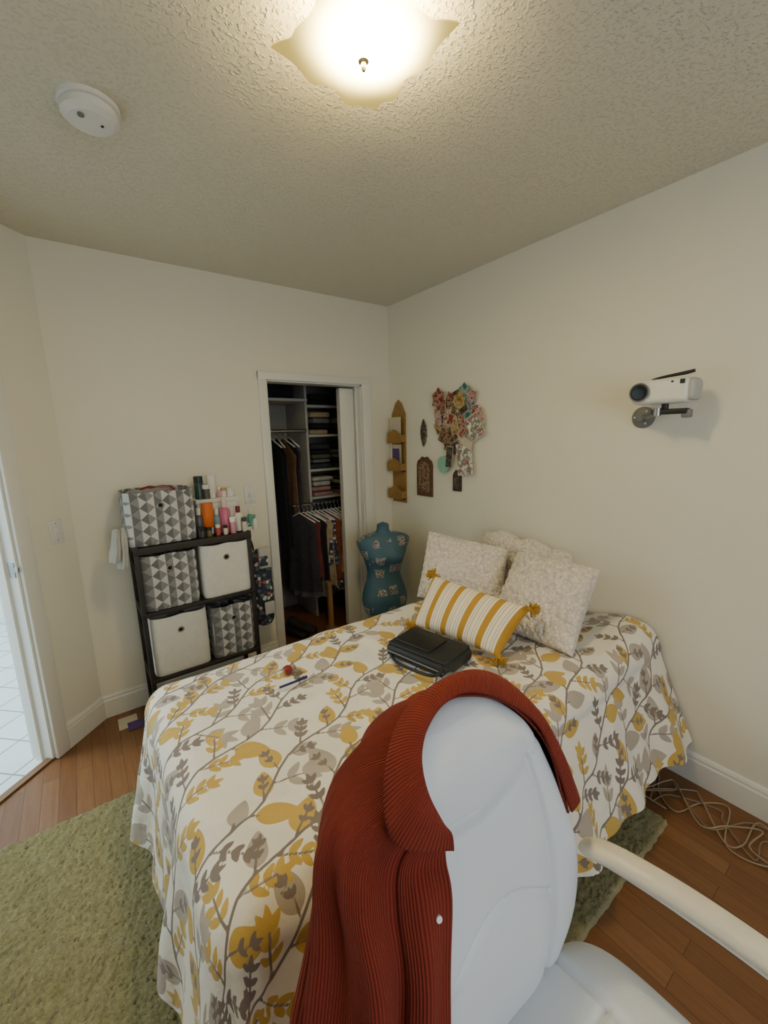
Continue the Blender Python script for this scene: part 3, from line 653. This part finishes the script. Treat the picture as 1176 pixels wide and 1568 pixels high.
def diamond(y,z,r,m,dx):
    pts=[(y+r*math.cos(a)*(1 if i%2 else .75),z+1.15*r*math.sin(a)*(1 if i%2 else .75)) for i,a in enumerate(np.linspace(0,2*math.pi,13)[:-1])]
    g.add([(WX-.002-dx,a,b) for a,b in pts]+[(WX-.005-dx,a,b) for a,b in pts],[tuple(range(12)),tuple(range(12,24))]+[(i,(i+1)%12,12+(i+1)%12,12+i) for i in range(12)],m)
R3=random.Random(11)
outl=[(1.98,1.72),(1.93,1.66),(2.04,1.60),(2.0,1.56),(1.90,1.60),(1.84,1.64),(1.79,1.66),(1.94,1.52),(2.08,1.55),(2.03,1.50),(1.87,1.55),(1.80,1.60),(1.96,1.45),(1.91,1.42),(1.99,1.62),(2.07,1.62),(1.86,1.68),(1.75,1.62),(1.99,1.48),(1.92,1.56),(1.84,1.52),(1.89,1.74),(1.95,1.60),(2.02,1.68)]
for i,(y,z) in enumerate(outl):
    card(y,z,R3.uniform(.05,.08),R3.uniform(.07,.12),R3.uniform(-.6,.6),pm[[0,1,5,7,2,0,8,5,6,1,0,3,1,5,2,7,5,0,1,6,0,5,0,1][i]],.0008*i,i%3>0)
for i,(y,z,r) in enumerate([(2.06,1.735,.065),(1.83,1.76,.05),(1.87,1.71,.055),(1.77,1.73,.04)]): diamond(y,z,r,pm[(0,3,6,7)[i]],.021+.001*i)
card(1.74,1.55,.11,.15,-.5,pm[4],.026); card(1.82,1.35,.13,.20,-.12,pm[4],.025); card(1.955,1.36,.06,.14,.1,pm[5],.024); card(1.70,1.61,.05,.10,-.3,pm[7],.024); card(1.80,1.45,.09,.05,.5,m_card,.027)
g.cyl((WX-.024,2.01,1.31),(WX-.028,2.01,1.31),.055,M('mint_paper','#8cc3ae',.6),n=30)
g.make('postcard_collage')
g=Geo()
for i in range(9):
    a=2*math.pi*i/9; g.lathe((WX-.006,2.225+.018*math.cos(a),1.52+.06*math.sin(a)),[(.002,-.02),(.014,-.01),(.016,0),(.014,.01),(.002,.02)],pm[1],10,.4,1)
g.lathe((WX-.008,2.225,1.52),[(.002,-.095),(.012,-.08),(.03,-.02),(.032,.02),(.012,.08),(.002,.095)],pm[5],16,.3,1); g.make('carved_wall_ornament',smooth=True)
def plaque(name,y0,y1,z0,z1,m1,m2,arch):
    g=Geo(); cy=(y0+y1)/2; pts=[(y0,z0),(y1,z0)]
    hh=z1-arch
    pts+=[(y1,hh)]+[(cy+(y1-cy)*math.cos(a),hh+arch*math.sin(a)*(1 if i%2 else .82)) for i,a in enumerate(np.linspace(.25,math.pi-.25,9))]+[(y0,hh)]
    m_=len(pts)
    def ex(pts,xa,xb,m): g.add([(xa,a,b) for a,b in pts]+[(xb,a,b) for a,b in pts],[tuple(range(m_)),tuple(range(m_,2*m_))]+[(i,(i+1)%m_,m_+(i+1)%m_,m_+i) for i in range(m_)],m)
    ex(pts,WX,WX-.014,m1); cz=(z0+z1)/2; ex([(cy+(a-cy)*.72,cz+(b-cz)*.78) for a,b in pts],WX-.014,WX-.018,m2)
    return g.make(name,bevel=.002)
plaque('carved_plaque',2.135,2.295,1.075,1.36,M('carved_brown','#6b4b30',.6,nscale=60,namt=.4,bump=.5),pm[1],.07)
plaque('carved_plaque.001',1.865,1.935,1.14,1.28,M('dark_carving','#4a3028',.6,nscale=60,namt=.4,bump=.5),pm[5],.05)
# ---------------------------------------------------------------- projector
g=Geo(); m_pw=M('projector_white','#e9e9e4',.35,namt=.02); m_pg=M('projector_grey','#b9bab6',.4)
g.rbox((1.81,.60,1.605),(1.915,.80,1.697),m_pw,.022,n=5); g.rbox((1.817,.585,1.612),(1.91,.615,1.692),m_pg,.018,n=4)
g.rbox((1.806,.735,1.612),(1.825,.794,1.690),m_pw,.008); g.cyl((1.815,.764,1.651),(1.802,.764,1.651),.034,m_black,n=32); g.cyl((1.803,.764,1.651),(1.799,.764,1.651),.024,M('lens_glass','#050608',.05,namt=0),n=32); g.torus((1.803,.764,1.651),.034,.003,m_gray,'x',30)
g.tube([(1.85,.74,1.699),(1.85,.70,1.705),(1.85,.63,1.712),(1.85,.60,1.717)],[.003,.005,.007,.006],m_black); g.cyl((1.809,.655,1.682),(1.811,.655,1.682),.004,m_black); g.rbox((1.808,.615,1.672),(1.812,.63,1.688),m_black,.001)
g.tube([(1.86,.69,1.61),(1.86,.69,1.575)],.012,m_black,smooth=0); g.rbox((1.84,.61,1.565),(1.88,.73,1.585),m_black,.005); g.rbox((1.845,.60,1.55),(1.875,.63,1.58),m_gray,.005)
g.tube([(1.86,.71,1.575),(1.90,.75,1.565),(1.96,.80,1.56)],.011,m_gray); g.cyl((1.845,.71,1.56),(1.845,.71,1.59),.014,m_metal)
g.lathe((RX,.815,1.56),[(.045,0),(.045,.008),(.040,.014),(.018,.018),(.016,.035)],m_gray,32,axis=Matrix.Rotation(-math.pi/2,3,'Y'))
for a in (0,2.1,4.2): g.cyl((RX-.013,.815+.03*math.cos(a),1.56+.03*math.sin(a)),(RX-.017,.815+.03*math.cos(a),1.56+.03*math.sin(a)),.004,m_metal)
g.make('projector',angle=40)
# ---------------------------------------------------------------- cables
g=Geo(); m_cab=M('beige_cable','#8f7a62',.5); m_cabw=M('tan_cable','#a8987e',.5)
for s_ in range(5):
    rr=random.Random(s_); pts=[(1.93-.05*s_,.9-.1*s_,.008)]
    for i in range(9): pts.append((1.82+.10*math.sin(i*1.7+s_)+rr.uniform(-.04,.04),.70-.07*i+rr.uniform(-.05,.05),.006+.003*s_))
    g.tube(pts,.0026,m_cab if s_%2 else m_cabw,n=6,smooth=6)
g.make('power_cables',smooth=True)
g=Geo(); g.rbox((.0,2.44,.0),(.09,2.55,.003),m_card,.001); g.rbox((.04,2.40,.003),(.11,2.48,.005),m_purple,.001); g.make('paper_leaflet')
# ---------------------------------------------------------------- office chair
def leather():
    t=NT('white_leather'); o=t.obj(); v=t.add('ShaderNodeTexVoronoi',ins={'Scale':260.0}); t.link(o,v.inputs['Vector']); nz=t.noise(6,2,o)
    t.link(t.mix(nz.outputs[0],col('#d6dadd'),col('#dee2e5')),t.b.inputs['Base Color']); t.b.inputs['Roughness'].default_value=.45; t.bump(v.outputs[0],.08,.002); return t.m
m_lea=leather()
KX=.455
zz=[.44,.48,.52,.60,.70,.80,.88,.94,.985,1.02,1.047,1.06]
hw=[.13,.175,.205,.235,.243,.230,.208,.190,.162,.125,.08,.025]
yy=[.345,.34,.335,.33,.335,.355,.38,.405,.425,.438,.448,.452]
nb,na=190,120
B=np.linspace(0,1,nb)
Cc=catmull(np.array([zz,hw,yy]).T,24); B2=np.linspace(0,1,len(Cc)); 
zc,hc,ycv=[np.interp(B,B2,Cc[:,i]) for i in range(3)]
F=np.zeros((nb,na,3));Bk=np.zeros((nb,na,3))
for i in range(nb):
    for j in range(na):
        a=-1+2*j/(na-1); e=(1-abs(a)**3.0)**.5; endf=min(1,(1-B[i])*9,.25+B[i]*12)**.5
        x=KX+a*hc[i]; z=zc[i]; wing=-.035*abs(a)**2.2*(1 if z<.98 else max(0,(1.06-z)/.08))
        groove=0
        az=abs(x-KX); s1=.150-.05*(z-.75)**2*4; groove+=math.exp(-((az-s1)/.006)**2)*(z<.93 and z>.5)
        zc1=.90+.30*(az)**1.2; groove+=math.exp(-((z-zc1)/.007)**2); zc2=.66+.10*math.cos(az*9); groove+=.8*math.exp(-((z-zc2)/.006)**2)*(az<s1)
        puff=.016*math.sin(min(1,max(0,(z-.91)/.15))*math.pi)*(z>.91)+.008*(1-math.exp(-((az-s1)/.03)**2))
        tk=.045 if z<.85 else max(.012,.045-.25*(z-.85)); ym=ycv[i]+.05-(.02 if z>.95 else 0)*(z-.95)/.11
        F[i,j]=(x,ym-(ym-ycv[i])*e*endf+wing-puff*e+.016*groove*e,z)
        Bk[i,j]=(x,ym+(tk*e)*endf+wing,z)
g=Geo(); g.grid(F,m_lea); g.grid(Bk[:,::-1],m_lea); back=weld(g.make('backrest',smooth=True,recalc=False))
n=100; P=np.zeros((n,n,3)); Q=np.zeros((n,n,3))
for i in range(n):
    for j in range(n):
        a=-1+2*i/(n-1); b=-1+2*j/(n-1); p=5; 
        rr=(abs(a)**p+abs(b)**p)**(1/p) if (a or b) else 0; mx=max(abs(a),abs(b)); sc=mx/rr if rr>0 else 1
        x=KX+a*sc*.285; y=.075+b*sc*.285; e=(max(0,1-mx**4))**.5
        gr=math.exp(-((abs(a*sc)-.60)/.025)**2)*.010+math.exp(-((b*sc-.55)/.025)**2)*.008*(abs(a*sc)<.60)
        P[i,j]=(x,y,.475+.055*e-gr+.014*max(0,abs(a)-.5)); Q[i,j]=(x,y,.475-.06*e)
g=Geo(); g.grid(P,m_lea); g.grid(Q[::-1],m_lea); seat=weld(g.make('seat',smooth=True,recalc=False))
m_arm=M('cream_arm_pad','#dcd6c4',.4,namt=.02)
g=Geo()
for sgn in (1,-1):
    X=lambda d:KX+sgn*d
    yo_=0 if sgn>0 else -.06
    path=catmull(np.array([(X(.25),.335+yo_,.715),(X(.262),.27+yo_,.728),(X(.275),.16+yo_,.735),(X(.285),.04+yo_,.73),(X(.285),-.06+yo_,.715),(X(.28),-.12+yo_,.70)],float),8)
    N=20; rows=[]
    for i,p in enumerate(path):
        f=i/(len(path)-1); w_=.026*min(1,(f*8+.25)**.5)*min(1,((1-f)*10+.2)**.5); h_=.016*min(1,(f*8+.25)**.5)*min(1,((1-f)*10+.2)**.5)
        rows.append([(p[0]+math.cos(t_)*w_,p[1],p[2]+math.sin(t_)*h_) for t_ in np.linspace(0,2*math.pi,N+1)[:-1]])
    rows=np.array(rows); g.grid(rows,m_arm,close=True); g.add([tuple(q) for q in rows[0]],[tuple(range(N))],m_arm); g.add([tuple(q) for q in rows[-1]],[tuple(range(N))],m_arm)
    g.tube([(X(.258),.31+yo_,.705),(X(.268),.2+yo_,.715),(X(.28),.05,.712),(X(.28),-.04,.69),(X(.27),-.09,.62),(X(.25),-.08,.52),(X(.22),-.02,.43),(X(.1),0.05,.41)],.011,m_chrome,n=12,smooth=6)
arms=g.make('armrests',smooth=True)
g=Geo(); g.rbox((KX-.12,-.03,.395),(KX+.12,.2,.42),m_black,.01); g.cyl((KX,.08,.12),(KX,.08,.40),.025,m_chrome); g.cyl((KX,.08,.10),(KX,.08,.2),.035,m_black)
g.tube([(KX,.2,.40),(KX,.36,.41),(KX,.42,.5),(KX,.43,.62)],.02,m_black)
for i in range(5):
    a=2*math.pi*i/5+.3; ex_,ey_=math.cos(a),math.sin(a); 
    g.tube([(KX,.08,.13),(KX+ex_*.15,.08+ey_*.15,.105),(KX+ex_*.27,.08+ey_*.27,.075)],[.025,.02,.014],m_chrome); g.cyl((KX+ex_*.27-ey_*.02,.08+ey_*.27+ex_*.02,.027),(KX+ex_*.27+ey_*.02,.08+ey_*.27-ex_*.02,.027),.027,m_black); g.cyl((KX+ex_*.27,.08+ey_*.27,.03),(KX+ex_*.27,.08+ey_*.27,.075),.008,m_metal)
basec=g.make('base',angle=40)
group('office_chair',[back,seat,arms,basec])
# ---------------------------------------------------------------- corduroy shirt
def cord():
    t=NT('rust_corduroy'); s_=t.add('ShaderNodeSeparateXYZ'); t.link(t.uv(),s_.inputs[0])
    w=t.math('ABSOLUTE',t.math('SINE',t.math('MULTIPLY',s_.outputs[0],math.pi/.0045)))
    nz=t.noise(12,3,t.obj()); c=t.mix(nz.outputs[0],col('#75200f'),col('#8c2d18')); c=t.mix(t.math('MULTIPLY',t.math('SUBTRACT',1.,w),.55),c,col('#3c0e07'))
    t.link(c,t.b.inputs['Base Color']); t.b.inputs['Roughness'].default_value=.95; t.b.inputs['Sheen Weight'].default_value=.15; t.b.inputs['Sheen Tint'].default_value=col('#c8583e')
    t.bump(w,.7,.003); return t.m
m_cord=cord()
L=[[(.668,.345,.80),(.652,.37,.89),(.636,.405,.965),(.56,.435,1.035),(.48,.448,1.072),(.41,.442,1.068),(.358,.415,1.050),(.335,.38,1.02),(.352,.362,.960)],
   [(.725,.38,.745),(.70,.40,.86),(.675,.43,.945),(.612,.475,1.03),(.515,.492,1.065),(.39,.500,1.058),(.292,.485,1.012),(.250,.41,.965),(.345,.348,.925)],
   [(.73,.42,.70),(.715,.45,.82),(.69,.49,.90),(.62,.54,.96),(.50,.56,.985),(.36,.555,.985),(.230,.49,.955),(.212,.385,.915),(.334,.328,.89)],
   [(.72,.43,.62),(.70,.47,.70),(.66,.53,.75),(.58,.55,.80),(.45,.555,.80),(.31,.54,.80),(.190,.46,.83),(.205,.34,.82),(.305,.30,.80)],
   [(.70,.42,.56),(.68,.45,.58),(.63,.49,.60),(.55,.50,.62),(.43,.50,.62),(.28,.50,.64),(.150,.43,.66),(.17,.31,.65),(.275,.275,.65)],
   [(.68,.40,.50),(.66,.44,.50),(.60,.47,.50),(.52,.475,.50),(.42,.475,.50),(.27,.475,.50),(.125,.40,.50),(.15,.30,.50),(.26,.265,.51)],
   [(.66,.40,.42),(.64,.44,.41),(.58,.46,.41),(.50,.465,.41),(.40,.465,.41),(.26,.465,.41),(.115,.39,.40),(.14,.29,.40),(.25,.255,.41)]]
Sg=surf(L,22,20)
A,Bq=Sg.shape[:2]
du=np.gradient(Sg,axis=1); dv=np.gradient(Sg,axis=0); nr=np.cross(du,dv); nr/=np.linalg.norm(nr,axis=-1,keepdims=True)+1e-9
tA=np.linspace(0,1,A)[:,None]; tB=np.linspace(0,1,Bq)[None,:]
edge=np.clip((1-tB)/.05,0.15,1)
fold=np.clip(tA*2.4-.5,0,1)*edge*(.017*np.sin(tB*74+2.5*np.sin(tA*4))+.009*np.sin(tB*121+tA*6))+.0025*np.sin(tB*30+tA*20)
Sg=Sg+nr*fold[...,None]
arcu=np.cumsum(np.r_[0,np.linalg.norm(np.diff(Sg[A//2],axis=0),axis=1)]); arcv=np.linspace(0,.75,A)
uv=np.stack([np.broadcast_to(arcu[None,:],(A,Bq)),np.broadcast_to(arcv[:,None],(A,Bq))],-1)
g=Geo(); g.grid(Sg,m_cord,uv); 
E=Sg[8:,-13:]; nE=nr[8:,-13:]
sg_=-1 if nE[40,5][1]>0 else 1
g.grid(E+nE*sg_*.004,m_cord,uv[8:,-13:])
body=g.make('shirt_body',smooth=True,recalc=False); so=body.modifiers.new('s','SOLIDIFY'); so.thickness=.004; so.offset=0
bp=[Vector(Sg[int(A*f),-6]+nr[int(A*f),-6]*sg_*.008) for f in (.36,.58,.78)]; bn=[Vector(nr[int(A*f),-6]*sg_) for f in (.36,.58,.78)]
c0=catmull(np.array(L[0])+np.array([0,-.004,.006]),18)
oc=[(.712,.35,.80),(.695,.38,.89),(.672,.425,.97),(.61,.468,1.045),(.52,.485,1.082),(.40,.485,1.070),(.316,.440,1.040),(.274,.375,.985),(.352,.340,.948)]
c1=catmull(np.array(oc),18); rows=[]
for f in np.linspace(0,1,14): rows.append(c0*(1-f)+c1*f+np.array([0,-.005,.009])*math.sin(f*math.pi))
Pc=np.array(rows); uvc=np.stack([np.broadcast_to(np.linspace(0,.6,Pc.shape[1])[None,:],Pc.shape[:2]),np.broadcast_to(np.linspace(0,.06,14)[:,None],Pc.shape[:2])],-1)
g=Geo(); g.grid(Pc,m_cord,uvc); coll=g.make('shirt_collar',smooth=True,recalc=False); so=coll.modifiers.new('s','SOLIDIFY'); so.thickness=.006; so.offset=0
g=Geo()
for p,q_ in zip(bp,bn): g.cyl(p-q_*.003,p+q_*.002,.0042,m_white,n=16)
btn=g.make('shirt_buttons',angle=40)
group('corduroy_shirt',[body,coll,btn])
# ---------------------------------------------------------------- lights
def area(name,loc,target,size,power,color,sy=None):
    l=bpy.data.lights.new(name,'AREA'); l.energy=power; l.color=color; l.size=size
    if sy: l.shape='RECTANGLE'; l.size_y=sy
    o=link(bpy.data.objects.new(name,l)); o.location=loc; o.rotation_euler=(Vector(target)-Vector(loc)).to_track_quat('-Z','Y').to_euler(); return o
area('window_daylight',(.45,FY+.02,1.48),(.5,1.5,1.0),1.4,17,(.84,.92,1.0),1.1)
bl=Vector(diag((.7,1.4,H-.05))); area('bathroom_light',bl,bl-Vector((0,0,1)),1.2,85,(.84,.96,1.0))
w=bpy.data.worlds.new('world'); bpy.context.scene.world=w; w.use_nodes=True; bg=w.node_tree.nodes['Background']; bg.inputs[0].default_value=(.75,.85,1,1); bg.inputs[1].default_value=.6
# ---------------------------------------------------------------- camera
yaw,pit,rol,h=.6297,.1839,-.0256,1.5159
F0=Vector((math.sin(yaw),math.cos(yaw),0));R0=Vector((math.cos(yaw),-math.sin(yaw),0));U0=Vector((0,0,1))
Fv=F0*math.cos(pit)-U0*math.sin(pit);Uv=U0*math.cos(pit)+F0*math.sin(pit)
Rr=R0*math.cos(rol)+Uv*math.sin(rol);Uu=Uv*math.cos(rol)-R0*math.sin(rol)
cd=bpy.data.cameras.new('camera'); cd.sensor_fit='HORIZONTAL'; cd.sensor_width=36; cd.lens=637.74/1176*36; cd.clip_start=.02
co=link(bpy.data.objects.new('camera',cd)); mt=Matrix.Identity(4)
for i in range(3): mt[i][0]=Rr[i];mt[i][1]=Uu[i];mt[i][2]=-Fv[i]
mt[2][3]=h; co.matrix_world=mt
bpy.context.scene.camera=co
